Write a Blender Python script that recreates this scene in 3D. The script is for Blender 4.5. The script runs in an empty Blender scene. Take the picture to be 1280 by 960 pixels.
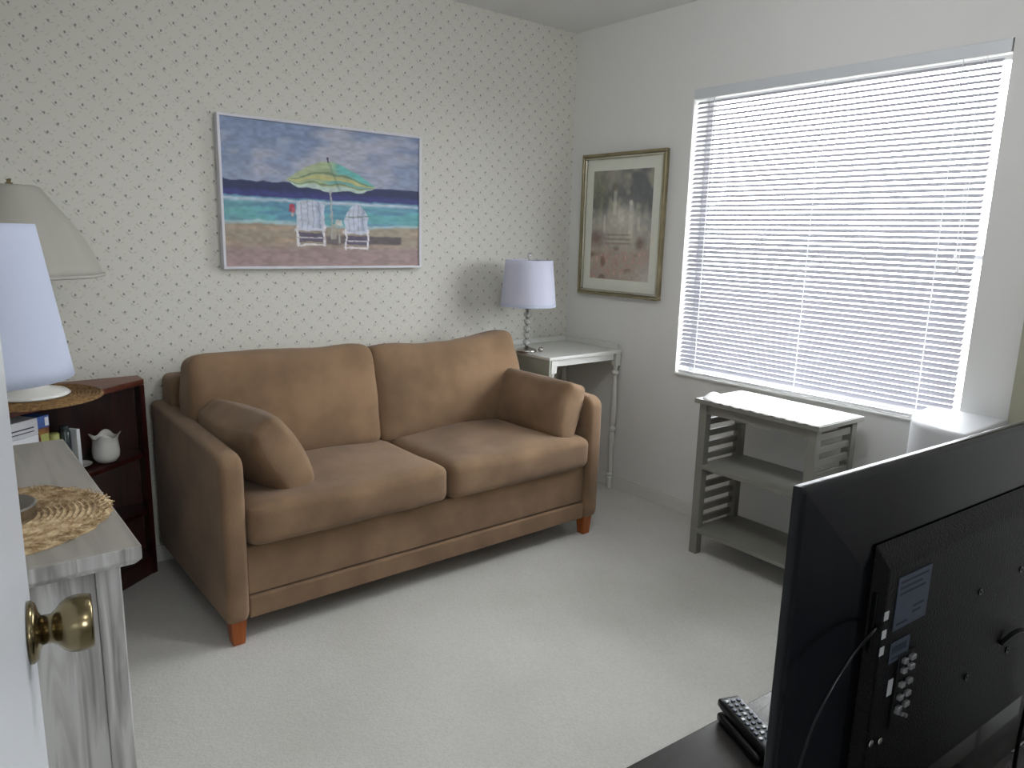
import bpy, bmesh, math, random
import numpy as np
from mathutils import Vector, Matrix, noise
random.seed(7)
S = bpy.context.scene
COL = S.collection
PI = math.pi
ORG = {}                                   # world origins of linked objects

# ------------------------------------------------------------------ materials
def lin(c):
    return tuple(((x/255)/12.92 if x/255 <= .04045 else ((x/255+.055)/1.055)**2.4) for x in c)
def base_mat(name):
    m = bpy.data.materials.new(name); m.use_nodes = True
    return m, m.node_tree, m.node_tree.nodes['Principled BSDF']
def mat(name, c, rough=.6, metal=0, spec=.5, var=0, scale=8, bump=0, bscale=60, sheen=0, coat=0, detail=4, c2=None, stretch=(1,1,1)):
    m, nt, b = base_mat(name)
    N, L = nt.nodes, nt.links
    b.inputs['Roughness'].default_value = rough
    b.inputs['Metallic'].default_value = metal
    b.inputs['Specular IOR Level'].default_value = spec
    b.inputs['Sheen Weight'].default_value = sheen
    b.inputs['Coat Weight'].default_value = coat
    tc = N.new('ShaderNodeTexCoord'); mp = N.new('ShaderNodeMapping')
    L.new(tc.outputs['Object'], mp.inputs[0]); mp.inputs['Scale'].default_value = stretch
    c = lin(c)
    nz = N.new('ShaderNodeTexNoise'); nz.inputs['Scale'].default_value = scale; nz.inputs['Detail'].default_value = detail
    L.new(mp.outputs[0], nz.inputs['Vector'])
    rp = N.new('ShaderNodeValToRGB')
    a = lin(c2) if c2 else tuple(x*(1-var) for x in c)
    d = c if c2 else tuple(min(1, x*(1+var)) for x in c)
    rp.color_ramp.elements[0].position = .35; rp.color_ramp.elements[1].position = .65
    rp.color_ramp.elements[0].color = (*a, 1); rp.color_ramp.elements[1].color = (*d, 1)
    L.new(nz.outputs['Fac'], rp.inputs[0]); L.new(rp.outputs[0], b.inputs['Base Color'])
    if bump:
        n2 = N.new('ShaderNodeTexNoise'); n2.inputs['Scale'].default_value = bscale; n2.inputs['Detail'].default_value = 3
        L.new(mp.outputs[0], n2.inputs['Vector'])
        bp = N.new('ShaderNodeBump'); bp.inputs['Strength'].default_value = bump; bp.inputs['Distance'].default_value = .004
        L.new(n2.outputs['Fac'], bp.inputs['Height']); L.new(bp.outputs[0], b.inputs['Normal'])
    return m

def wallpaper_mat():
    m, nt, b = base_mat('floral_wallpaper')
    N, L = nt.nodes, nt.links
    b.inputs['Roughness'].default_value = .8
    tc = N.new('ShaderNodeTexCoord'); sx = N.new('ShaderNodeSeparateXYZ'); L.new(tc.outputs['Object'], sx.inputs[0])
    def M(op, a, c=None, d=None):
        n = N.new('ShaderNodeMath'); n.operation = op
        for i, v in enumerate((a, c, d)):
            if v is None: continue
            if isinstance(v, (int, float)): n.inputs[i].default_value = v
            else: L.new(v, n.inputs[i])
        return n.outputs[0]
    PX, PZ = .080, .067
    def dots(ox, oz, rx, rz, jit, keep=0.0, lean=0.0):
        u = M('ADD', M('DIVIDE', sx.outputs[0], PX), ox); v = M('ADD', M('DIVIDE', sx.outputs[2], PZ), oz)
        fu, fv = M('FLOOR', u), M('FLOOR', v)
        cb = N.new('ShaderNodeCombineXYZ'); L.new(fu, cb.inputs[0]); L.new(fv, cb.inputs[1]); cb.inputs[2].default_value = ox*7+oz
        wn = N.new('ShaderNodeTexWhiteNoise'); wn.noise_dimensions = '3D'; L.new(cb.outputs[0], wn.inputs[0])
        sc = N.new('ShaderNodeSeparateColor'); L.new(wn.outputs['Color'], sc.inputs[0])
        du = M('MULTIPLY', M('SUBTRACT', M('SUBTRACT', M('SUBTRACT', u, fu), .5), M('MULTIPLY', M('SUBTRACT', sc.outputs[0], .5), jit)), PX)
        dv = M('MULTIPLY', M('SUBTRACT', M('SUBTRACT', M('SUBTRACT', v, fv), .5), M('MULTIPLY', M('SUBTRACT', sc.outputs[1], .5), jit)), PZ)
        du = M('ADD', du, M('MULTIPLY', dv, lean))
        a = M('DIVIDE', du, rx); c = M('DIVIDE', dv, rz)
        dd = M('ADD', M('MULTIPLY', a, a), M('MULTIPLY', c, c))
        k = M('SUBTRACT', 1.0, M('SMOOTH_MIN', dd, 1.0, .2))
        k = M('MINIMUM', M('MULTIPLY', M('MAXIMUM', k, 0.0), 2.5), 1.0)
        if keep: k = M('MULTIPLY', k, M('GREATER_THAN', sc.outputs[2], keep))
        return k
    layers = []
    for (ox, oz) in ((0, 0), (.5, .5)):
        layers.append((dots(ox, oz, .0042, .0052, .12), lin((118, 122, 116)), .85))
        layers.append((dots(ox+.08, oz+.1, .0030, .0075, .12, lean=.9), lin((160, 164, 146)), .7))
        layers.append((dots(ox-.12, oz+.12, .0055, .0026, .12, lean=-.5), lin((180, 174, 168)), .5))
        layers.append((dots(ox+.25, oz+.28, .0034, .0034, .3), lin((188, 178, 152)), .6))
        layers.append((dots(ox+.28, oz-.22, .0028, .0060, .3, lean=-1.1), lin((180, 182, 160)), .6))
        layers.append((dots(ox-.24, oz+.02, .0032, .0032, .3, .3), lin((196, 176, 168)), .5))
    cur = None
    for k, c, s in layers:
        mx = N.new('ShaderNodeMix'); mx.data_type = 'RGBA'
        L.new(M('MULTIPLY', k, s), mx.inputs['Factor'])
        if cur is None: mx.inputs['A'].default_value = (*lin((212, 211, 202)), 1)
        else: L.new(cur, mx.inputs['A'])
        mx.inputs['B'].default_value = (*c, 1); cur = mx.outputs['Result']
    L.new(cur, b.inputs['Base Color'])
    return m

def carpet_mat():
    m, nt, b = base_mat('cream_carpet')
    N, L = nt.nodes, nt.links
    b.inputs['Roughness'].default_value = .95; b.inputs['Specular IOR Level'].default_value = .1
    b.inputs['Sheen Weight'].default_value = .25
    tc = N.new('ShaderNodeTexCoord')
    n1 = N.new('ShaderNodeTexNoise'); n1.inputs['Scale'].default_value = 1.7; n1.inputs['Detail'].default_value = 6
    n2 = N.new('ShaderNodeTexNoise'); n2.inputs['Scale'].default_value = 130; n2.inputs['Detail'].default_value = 4
    for n in (n1, n2): L.new(tc.outputs['Object'], n.inputs['Vector'])
    r1 = N.new('ShaderNodeValToRGB'); r1.color_ramp.elements[0].position = .35; r1.color_ramp.elements[1].position = .65
    r1.color_ramp.elements[0].color = (*lin((192, 191, 185)), 1); r1.color_ramp.elements[1].color = (*lin((205, 204, 200)), 1)
    L.new(n1.outputs['Fac'], r1.inputs[0])
    mx = N.new('ShaderNodeMix'); mx.data_type = 'RGBA'; mx.blend_type = 'MULTIPLY'; mx.inputs['Factor'].default_value = .2
    r2 = N.new('ShaderNodeValToRGB'); r2.color_ramp.elements[0].position = .3; r2.color_ramp.elements[1].position = .6
    r2.color_ramp.elements[0].color = (.55, .55, .54, 1); r2.color_ramp.elements[1].color = (1, 1, 1, 1)
    L.new(n2.outputs['Fac'], r2.inputs[0]); L.new(r1.outputs[0], mx.inputs['A']); L.new(r2.outputs[0], mx.inputs['B'])
    L.new(mx.outputs['Result'], b.inputs['Base Color'])
    bp = N.new('ShaderNodeBump'); bp.inputs['Strength'].default_value = .35; bp.inputs['Distance'].default_value = .006
    L.new(n2.outputs['Fac'], bp.inputs['Height']); L.new(bp.outputs[0], b.inputs['Normal'])
    return m

def grain_mat(name, c1, c2, rough=.5, axis=2, scale=6.0, stretch=14):
    m, nt, b = base_mat(name)
    N, L = nt.nodes, nt.links
    b.inputs['Roughness'].default_value = rough
    tc = N.new('ShaderNodeTexCoord'); mp = N.new('ShaderNodeMapping'); L.new(tc.outputs['Object'], mp.inputs[0])
    sc = [stretch]*3; sc[axis] = 1.2; mp.inputs['Scale'].default_value = sc
    n1 = N.new('ShaderNodeTexNoise'); n1.inputs['Scale'].default_value = scale/4; n1.inputs['Detail'].default_value = 8; n1.inputs['Distortion'].default_value = 1.2
    L.new(mp.outputs[0], n1.inputs['Vector'])
    rp = N.new('ShaderNodeValToRGB'); rp.color_ramp.elements[0].position = .36; rp.color_ramp.elements[1].position = .60
    rp.color_ramp.elements[0].color = (*lin(c1), 1); rp.color_ramp.elements[1].color = (*lin(c2), 1)
    L.new(n1.outputs['Fac'], rp.inputs[0]); L.new(rp.outputs[0], b.inputs['Base Color'])
    bp = N.new('ShaderNodeBump'); bp.inputs['Strength'].default_value = .25; bp.inputs['Distance'].default_value = .002
    L.new(n1.outputs['Fac'], bp.inputs['Height']); L.new(bp.outputs[0], b.inputs['Normal'])
    return m

def translucent_mat(name, c, fac, rough=.6):
    m, nt, b = base_mat(name)
    N, L = nt.nodes, nt.links
    b.inputs['Base Color'].default_value = (*lin(c), 1); b.inputs['Roughness'].default_value = rough
    t = N.new('ShaderNodeBsdfTranslucent'); t.inputs[0].default_value = (*lin(c), 1)
    x = N.new('ShaderNodeMixShader'); x.inputs[0].default_value = fac
    L.new(b.outputs[0], x.inputs[1]); L.new(t.outputs[0], x.inputs[2])
    L.new(x.outputs[0], N['Material Output'].inputs[0])
    return m
def pane_mat():
    m, nt, b = base_mat('window_glass')
    N, L = nt.nodes, nt.links
    t = N.new('ShaderNodeBsdfTransparent'); g = N.new('ShaderNodeBsdfGlossy'); g.inputs['Roughness'].default_value = .02
    x = N.new('ShaderNodeMixShader'); x.inputs[0].default_value = .06
    L.new(t.outputs[0], x.inputs[1]); L.new(g.outputs[0], x.inputs[2]); L.new(x.outputs[0], N['Material Output'].inputs[0])
    return m
def glass_mat():
    m, nt, b = base_mat('lamp_crystal')
    b.inputs['Base Color'].default_value = (.93, .95, .94, 1); b.inputs['Roughness'].default_value = .03
    b.inputs['Transmission Weight'].default_value = .85; b.inputs['IOR'].default_value = 1.5
    return m
def paint_mat(name, rough=.6):
    m, nt, b = base_mat(name)
    a = nt.nodes.new('ShaderNodeAttribute'); a.attribute_name = 'paint'
    nt.links.new(a.outputs['Color'], b.inputs['Base Color']); b.inputs['Roughness'].default_value = rough
    return m

FAB = mat('brown_microfiber', (131, 106, 82), .92, spec=.15, var=.20, scale=4.5, bump=.4, bscale=320, sheen=.14, detail=6)
M_ = dict(
    wallpaper=wallpaper_mat(), carpet=carpet_mat(), fabric=FAB, pane=pane_mat(), crystal=glass_mat(),
    wall=mat('white_wall_paint', (220, 220, 218), .75, var=.01, scale=2, bump=.08, bscale=180),
    strip=mat('dark_beige', (158, 156, 138), .6, var=.02),
    ceiling=mat('white_ceiling_paint', (222, 222, 221), .85, var=.01, bump=.15, bscale=120),
    trim=mat('white_trim_paint', (212, 212, 208), .45, var=.01),
    door=mat('white_door_paint', (222, 226, 232), .3, var=.01),
    vinyl=mat('white_vinyl', (235, 236, 238), .4, var=.01),
    slat=translucent_mat('translucent_blind_slat', (160, 160, 169), .02),
    headrail=mat('blind_headrail_enamel', (205, 208, 212), .4, var=.01),
    cord=translucent_mat('blind_cord', (245, 245, 245), .6),
    foot=grain_mat('orange_stained_wood', (132, 66, 24), (166, 88, 34), .35, 2),
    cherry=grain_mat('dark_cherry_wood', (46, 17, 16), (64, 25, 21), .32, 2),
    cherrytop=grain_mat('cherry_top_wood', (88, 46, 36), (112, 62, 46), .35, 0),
    pickled=grain_mat('pickled_oak', (146, 144, 141), (204, 204, 202), .5, 2, 8, 16),
    pickledtop_dim=grain_mat('pickled_oak_top_dim', (136, 132, 124), (156, 152, 143), .5, 1, 5, 14),  # dimmer copy of the oak: weaker light on the top put into the colour
    cart=mat('grey_painted_wood', (124, 123, 116), .5, var=.03, scale=12),
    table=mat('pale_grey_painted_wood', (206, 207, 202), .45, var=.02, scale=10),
    table_shaded=mat('sage_grey_shaded_wood', (152, 156, 144), .5, var=.04, scale=10),  # table colour with the shadow of the side facing off the window painted in
    cloth=mat('white_lace_cloth', (246, 246, 244), .85, var=.02, scale=60, bump=.5, bscale=240),
    shade=translucent_mat('white_lamp_shade', (214, 222, 240), .25, .8),
    shade_lav=translucent_mat('lavender_lamp_shade', (222, 224, 240), .25, .8),
    shade_beige=translucent_mat('cream_silk_shade', (188, 186, 176), .2, .7),
    straw=mat('woven_straw', (206, 184, 146), .9, c2=(150, 122, 86), scale=60, bump=.9, bscale=150),
    strawdark=mat('brown_woven_straw', (150, 118, 74), .9, c2=(104, 74, 44), scale=70, bump=.9, bscale=150),
    chrome=mat('brushed_nickel', (190, 186, 180), .22, metal=1, var=.05),
    brass=mat('antique_brass', (128, 116, 88), .2, metal=1, var=.12, scale=30),
    ceramic=mat('white_glazed_ceramic', (226, 226, 222), .12, var=.02, coat=.6),
    frame_w=mat('silver_white_frame', (214, 214, 222), .4, var=.03, scale=20),
    frame_g=mat('champagne_gold_frame', (150, 140, 112), .32, metal=.75, var=.15, scale=16),
    bead=mat('silver_frame_bead', (196, 192, 176), .25, metal=.85, var=.06),
    matboard=mat('cream_mat_board', (218, 220, 208), .9, var=.01),
    paint=paint_mat('painted_canvas', .55), printed=paint_mat('printed_paper', .35),
    blackg=mat('glossy_black_plastic', (7, 8, 12), .25, spec=.18, var=.1, coat=.15),
    black=mat('satin_black_plastic', (10, 10, 12), .38, spec=.2, var=.12, scale=20),
    blackm=mat('textured_black_plastic', (8, 8, 11), .45, spec=.18, var=.1, scale=40, bump=.5, bscale=420),
    screen=mat('tv_screen', (8, 8, 10), .08, var=.05),
    stand=mat('espresso_laminate', (50, 48, 47), .22, var=.1, scale=10, stretch=(1, 8, 8)),
    label=mat('grey_blue_label', (74, 84, 104), .5, var=.08, scale=40),
    ink=mat('dark_label_ink', (40, 44, 60), .6, var=.05),
    white=mat('white_print', (220, 222, 226), .5, var=.02),
    offwhite=mat('white_vinyl_upholstery', (188, 189, 192), .55, var=.02, scale=4),
    bluebox=mat('blue_card', (60, 92, 160), .5, var=.1, scale=50),
    greycard=mat('pale_grey_card', (198, 198, 202), .6, var=.05, scale=30),
    amber=mat('amber_label', (150, 104, 40), .5, c2=(92, 40, 36), scale=40),
    lime=mat('pale_green_wax', (164, 168, 96), .5, var=.05),
    darkjar=mat('dark_green_glass', (52, 60, 62), .2, var=.1),
    metalport=mat('steel_connector', (190, 190, 195), .3, metal=.8, var=.1),
    red=mat('red_plastic', (150, 60, 60), .5, var=.05),
)

# ------------------------------------------------------------------ mesh building
class MB:
    def __init__(s): s.v = []; s.f = []
    def add(s, V, F, X=None):
        o = len(s.v)
        s.v += [tuple(X @ Vector(p)) if X else tuple(p) for p in V]
        s.f += [tuple(i+o for i in f) for f in F]; return s
    def box(s, x0, x1, y0, y1, z0, z1, X=None):
        V = [(x, y, z) for z in (z0, z1) for y in (y0, y1) for x in (x0, x1)]
        return s.add(V, [(0, 2, 3, 1), (4, 5, 7, 6), (0, 1, 5, 4), (1, 3, 7, 5), (3, 2, 6, 7), (2, 0, 4, 6)], X)
    def prism(s, P, z0, z1, X=None):
        n = len(P)
        return s.add([(*p, z0) for p in P]+[(*p, z1) for p in P],
                     [tuple(range(n-1, -1, -1)), tuple(range(n, 2*n))]+[(i, (i+1) % n, n+(i+1) % n, n+i) for i in range(n)], X)
    def lathe(s, prof, c=(0, 0, 0), n=32, X=None, closed=False, fn=None):
        V = []; m = len(prof)
        for k in range(n):
            a = 2*PI*k/n
            for j, (r, z) in enumerate(prof):
                rr, zz = (r, z) if fn is None else fn(r, z, a, j)
                V.append((c[0]+rr*math.cos(a), c[1]+rr*math.sin(a), c[2]+zz))
        F = []
        for k in range(n):
            for j in range(m-1 if not closed else m):
                j2 = (j+1) % m; k2 = (k+1) % n
                F.append((k*m+j, k2*m+j, k2*m+j2, k*m+j2))
        if not closed:
            if prof[0][0] > 1e-5: F.append(tuple(k*m for k in range(n-1, -1, -1)))
            if prof[-1][0] > 1e-5: F.append(tuple(k*m+m-1 for k in range(n)))
        return s.add(V, F, X)
    def tube(s, P, r, n=10, X=None):
        P = [Vector(p) for p in P]; V = []; F = []; m = len(P)
        up = None
        for i, p in enumerate(P):
            t = (P[min(i+1, m-1)]-P[max(i-1, 0)]).normalized()
            if up is None:
                up = Vector((0, 0, 1)) if abs(t.z) < .9 else Vector((1, 0, 0))
            a = t.cross(up).normalized(); b = a.cross(t).normalized(); up = b
            rr = r[i] if isinstance(r, (list, tuple)) else r
            for k in range(n):
                w = 2*PI*k/n; V.append(p+a*(rr*math.cos(w))+b*(rr*math.sin(w)))
        for i in range(m-1):
            for k in range(n):
                F.append((i*n+k, i*n+(k+1) % n, (i+1)*n+(k+1) % n, (i+1)*n+k))
        F.append(tuple(range(n-1, -1, -1))); F.append(tuple((m-1)*n+k for k in range(n)))
        return s.add(V, F, X)
    def cushion(s, dims, r, puff=(0, 0, 0), cuts=16, wr=.0, seed=0, fn=None, X=None, crown=2):
        bm = bmesh.new(); bmesh.ops.create_cube(bm, size=2)
        bmesh.ops.subdivide_edges(bm, edges=bm.edges[:], cuts=cuts, use_grid_fill=True)
        D = Vector(dims)/2; V = []
        rr = Vector((min(r, D.x*.98), min(r, D.y*.98), min(r, D.z*.98)))
        rm = min(rr)
        for v in bm.verts:
            p = v.co.copy()
            # concentrate points towards the edges
            p = Vector([math.copysign(abs(c)**.8, c) for c in p])
            q = Vector((p.x*D.x, p.y*D.y, p.z*D.z))
            cl = Vector([max(-(D[i]-rm), min(D[i]-rm, q[i])) for i in range(3)])
            d = q-cl
            if d.length > 1e-9: q = cl+d.normalized()*rm
            for i in range(3):
                if puff[i]:
                    j, k = [x for x in range(3) if x != i]
                    w = (1-min(1, abs(q[j])/D[j])**crown)*(1-min(1, abs(q[k])/D[k])**crown)
                    q[i] += puff[i]*w*(q[i]/D[i])
            if wr:
                n3 = noise.noise_vector(Vector(q)*6+Vector((seed, seed*2, 0)))+.5*noise.noise_vector(Vector(q)*14+Vector((seed, 0, seed)))
                q += n3*wr
            if fn: q = fn(q, D)
            V.append(q)
        bm.verts.index_update()
        F = [tuple(v.index for v in f.verts) for f in bm.faces]
        bm.free()
        return s.add(V, F, X)

def link(o): COL.objects.link(o); return o
def thing(name, label, cat, loc, group=None, kind=None):
    o = bpy.data.objects.new(name, None); o.location = loc; o.empty_display_size = .05
    link(o); ORG[o] = Vector(loc); tag(o, label, cat, group, kind); return o
def tag(o, label=None, cat=None, group=None, kind=None):
    if label: o['label'] = label
    if cat: o['category'] = cat
    if group: o['group'] = group
    if kind: o['kind'] = kind
    return o
def mk(name, mb, m, parent=None, smooth=False, bevel=0, seg=2, label=None, sub=0, angle=35):
    V = [Vector(v) for v in mb.v]
    lo = Vector([min(v[i] for v in V) for i in range(3)]); hi = Vector([max(v[i] for v in V) for i in range(3)])
    o0 = (lo+hi)/2
    if parent is None: o0.z = lo.z
    me = bpy.data.meshes.new(name); me.from_pydata([tuple(v-o0) for v in V], [], mb.f); me.validate()
    bm = bmesh.new(); bm.from_mesh(me); bmesh.ops.recalc_face_normals(bm, faces=bm.faces); bm.to_mesh(me); bm.free()
    me.materials.append(m)
    if smooth: me.polygons.foreach_set('use_smooth', [True]*len(me.polygons))
    o = bpy.data.objects.new(name, me); link(o); ORG[o] = o0
    if parent is not None:
        o.parent = parent; o.location = o0-ORG[parent]
    else: o.location = o0
    if bevel:
        b = o.modifiers.new('bevel', 'BEVEL'); b.width = bevel; b.segments = seg; b.limit_method = 'ANGLE'; b.angle_limit = math.radians(angle)
        b.harden_normals = False
    if sub:
        b = o.modifiers.new('sub', 'SUBSURF'); b.levels = sub; b.render_levels = sub
    if label: o['label'] = label
    return o
def struct(name, mb, m, **k):
    o = mk(name, mb, m, **k); o['kind'] = 'structure'; return o
def raster(name, P0, U, Vv, nx, ny, fn, m, parent):
    """flat picture surface: P0 = top-left, U to the right, Vv down; fn(u,v)->rgb array (0..255)"""
    P0, U, Vv = Vector(P0), Vector(U), Vector(Vv)
    uu, vv = np.meshgrid(np.linspace(0, 1, nx+1), np.linspace(0, 1, ny+1))
    mb = MB()
    V = [tuple(P0+U*float(a)+Vv*float(b)) for a, b in zip(uu.ravel(), vv.ravel())]
    F = [(j*(nx+1)+i, (j+1)*(nx+1)+i, (j+1)*(nx+1)+i+1, j*(nx+1)+i+1) for j in range(ny) for i in range(nx)]
    mb.v = V; mb.f = F
    o = mk(name, mb, m, parent)
    c = np.clip(fn(uu, vv), 0, 255)/255.
    c = np.where(c <= .04045, c/12.92, ((c+.055)/1.055)**2.4).reshape(-1, 3)
    at = o.data.color_attributes.new('paint', 'FLOAT_COLOR', 'POINT')
    at.data.foreach_set('color', np.hstack([c, np.ones((len(c), 1))]).astype(np.float32).ravel())
    return o
def vnoise(u, v, sx, sy, seed=0):
    """smooth value noise, 0..1"""
    rs = np.random.RandomState(seed); g = rs.rand(64, 64)
    x, y = u*sx, v*sy; xi, yi = np.floor(x).astype(int), np.floor(y).astype(int)
    fx, fy = x-xi, y-yi; fx = fx*fx*(3-2*fx); fy = fy*fy*(3-2*fy)
    G = lambda a, b: g[a % 64, b % 64]
    return (G(xi, yi)*(1-fx)+G(xi+1, yi)*fx)*(1-fy)+(G(xi, yi+1)*(1-fx)+G(xi+1, yi+1)*fx)*fy
def sstep(a, b, x):
    t = np.clip((x-a)/(b-a), 0, 1); return t*t*(3-2*t)
def lay(c, mask, col):
    return c*(1-mask[..., None])+np.array(col, float)*mask[..., None]

# ------------------------------------------------------------------ setting
RH = 2.44; XL = -3.12; YF = -2.97; TW = .14
WY0, WY1, WZ0, WZ1 = -2.118, -.812, .70, 2.052       # window opening
struct('floor', MB().box(XL-TW, TW, -4.6, TW, -.05, 0), M_['carpet'])
struct('ceiling', MB().box(XL-TW, TW, -4.6, TW, RH, RH+.1), M_['ceiling'])
struct('wall_back', MB().box(XL-TW, TW, 0, TW, 0, RH), M_['wallpaper'])
w = MB()
w.box(0, TW, WY1, 0, 0, RH); w.box(0, TW, -4.6, WY0, 0, RH); w.box(0, TW, WY0, WY1, 0, WZ0); w.box(0, TW, WY0, WY1, WZ1, RH)
struct('wall_right', w, M_['wall'])
struct('wall_left', MB().box(XL-TW, XL, -4.6, 0, 0, RH), M_['wall'])
w = MB()
w.box(XL, -3.03, YF-.11, YF, 0, RH); w.box(-2.22, 0, YF-.11, YF, 0, RH); w.box(-3.03, -2.22, YF-.11, YF, 2.05, RH)
struct('wall_front', w, M_['wall'])
HX0, HX1, HZ0, HZ1 = -2.75, -2.2, 1.3, 1.85
struct('wall_hall', MB().box(XL-TW, HX0, -4.6-TW, -4.6, 0, RH).box(HX1, TW, -4.6-TW, -4.6, 0, RH).box(HX0, HX1, -4.6-TW, -4.6, 0, HZ0).box(HX0, HX1, -4.6-TW, -4.6, HZ1, RH), M_['wall'])
w2 = thing('hall_fill_window', None, None, ((HX0+HX1)/2, -4.66, HZ0), kind='structure')  # unseen window added to let fill light in from the hall
f2 = MB(); f2.box(HX0, HX0+.045, -4.72, -4.66, HZ0, HZ1); f2.box(HX1-.045, HX1, -4.72, -4.66, HZ0, HZ1)
f2.box(HX0+.045, HX1-.045, -4.72, -4.66, HZ0, HZ0+.045); f2.box(HX0+.045, HX1-.045, -4.72, -4.66, HZ1-.045, HZ1)
mk('window_frame', f2, M_['vinyl'], w2, bevel=.002)
mk('pane', MB().box(HX0+.046, HX1-.046, -4.692, -4.688, HZ0+.046, HZ1-.046), M_['pane'], w2)
struct('wall_strip', MB().box(-.035, -.0005, YF+.001, -2.283, 0, RH), M_['strip'])  # darker beige strip standing out from the right wall
def baseb(name, x0, x1, y0, y1, ax):
    b = MB().box(x0, x1, y0, y1, 0, .058)
    c = .004
    if ax == 'r': b.box(x0+c, x1, y0, y1, .058, .068)
    else: b.box(x0, x1, y0+c, y1, .058, .068)
    struct(name, b, M_['trim'], bevel=.002)
baseb('baseboard_right', -.013, -.0003, -2.283, -.0005, 'r')
baseb('baseboard_back', XL+.001, -.0135, -.013, -.0003, 'b')

# window: vinyl frame, sashes, panes
win = thing('window_1', None, None, (.09, (WY0+WY1)/2, WZ0), kind='structure')
fr = MB()
X0, X1 = .112, .137
fr.box(X0, X1, WY0, WY0+.028, WZ0, WZ1); fr.box(X0, X1, WY1-.028, WY1, WZ0, WZ1)
fr.box(X0, X1, WY0+.028, WY1-.028, WZ0, WZ0+.045); fr.box(X0, X1, WY0+.028, WY1-.028, WZ1-.045, WZ1)
fr.box(X0+.004, X1-.004, WY0+.028, WY1-.028, 1.318, 1.334)
mk('window_frame', fr, M_['vinyl'], win, bevel=.002)
mk('pane', MB().box(.122, .126, WY0+.029, WY1-.029, WZ0+.046, 1.3175), M_['pane'], win)
mk('pane', MB().box(.122, .126, WY0+.029, WY1-.029, 1.3345, WZ1-.046), M_['pane'], win)
mk('window_sill', MB().box(-.012, .111, WY0+.001, WY1-.001, WZ0-.001, WZ0+.010), M_['trim'], win, bevel=.003)

struct('sky_blocker', MB().box(TW+.001, 1.15, -4.0, .9, 2.25, 2.32), M_['trim'])     # unseen slab added to keep high sky off the blind slats

# door leaf with knob
ANG = math.radians(8.6)
du = Vector((math.sin(ANG), math.cos(ANG), 0)); dn = Vector((math.cos(ANG), -math.sin(ANG), 0))
K = Vector((-2.889, -2.267, .943))
DX = Matrix(((du.x, dn.x, 0, K.x), (du.y, dn.y, 0, K.y), (0, 0, 1, 0), (0, 0, 0, 1)))   # local: u along leaf, n out of face, z
door = thing('door_1', None, None, tuple(DX @ Vector((-.70, 0, .01))), kind='structure')
lf = MB().box(-.70, .060, -.035, 0, .012, 2.03, DX)
mk('door_leaf', lf, M_['door'], door, bevel=.002)
KX = DX @ Matrix.Translation((0, 0, K.z)) @ Matrix.Rotation(-PI/2, 4, 'X') @ Matrix.Identity(4)
prof = [(0.0, .0005), (.0325, .0005), (.0325, .0035), (.0290, .0075), (.020, .0095), (.0155, .012), (.0150, .020),
        (.0185, .025), (.0245, .030), (.0285, .036), (.0300, .043), (.0298, .050), (.0285, .0565), (.0275, .0585), (.0240, .0590), (0.0, .0580)]
kn = mk('door_knob', MB().lathe(prof[5:], n=40, X=KX @ Matrix.Identity(4)), M_['brass'], door, smooth=True, label='antique brass round door knob')
mk('rosette', MB().lathe(prof[:6]+[(0.0, .0119)], n=40, X=KX), M_['brass'], kn, smooth=True)

# ------------------------------------------------------------------ blind
bl = thing('window_blind', 'white horizontal mini blind, closed and glowing, hanging in the window', 'blind', (.02, (WY0+WY1)/2, WZ0+.012))
BY0, BY1 = WY0+.030, WY1-.012
mk('headrail', MB().box(-.006, .036, WY0+.003, WY1-.003, WZ1-.045, WZ1-.001), M_['headrail'], bl, bevel=.002)
pitch = .0213; zt = WZ1-.062; n_s = int((zt-(WZ0+.034))/pitch)
me0 = None
tilt = math.radians(34)
for k in range(n_s+1):
    z = zt-k*pitch
    if me0 is None:
        a = MB(); V = []; F = []
        for i in range(9):
            t = (i/8-.5)*.025; h = .0012*(1-(2*t/.025)**2)
            cx, cz = t*math.cos(tilt)-h*math.sin(tilt), t*math.sin(tilt)+h*math.cos(tilt)
            V += [(.016-cx, BY0, z-cz), (.016-cx, BY1, z-cz)]
        F = [(2*i, 2*i+1, 2*i+3, 2*i+2) for i in range(8)]
        a.add(V, F); s0 = mk('slat', a, M_['slat'], bl, smooth=True); me0 = s0; base_z = z
    else:
        c = me0.copy(); link(c); c.parent = bl; c.location = me0.location+Vector((0, 0, z-base_z))
mk('bottom_rail', MB().box(.006, .028, BY0, BY1, WZ0+.013, WZ0+.026), M_['vinyl'], bl, bevel=.003)
for y in (-.925, -1.455, -1.965):
    for dx in (.0035,):
        mk('ladder_cord', MB().tube([(dx, y, WZ1-.046), (dx, y, WZ0+.02)], .0021, 6), M_['cord'], bl)
for y, zb in ((-2.032, 1.345), (-2.045, 1.30)):
    c = mk('lift_cord', MB().tube([(-.004, y, WZ1-.046), (-.006, y+.002, (WZ1+zb)/2), (-.006, y, zb)], .0011, 6), M_['cord'], bl)
    mk('tassel', MB().lathe([(.0015, .03), (.004, .024), (.006, .004), (.0045, 0), (0, 0)], (-.006, y, zb-.028), 12), M_['cord'], c, smooth=True)

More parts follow.
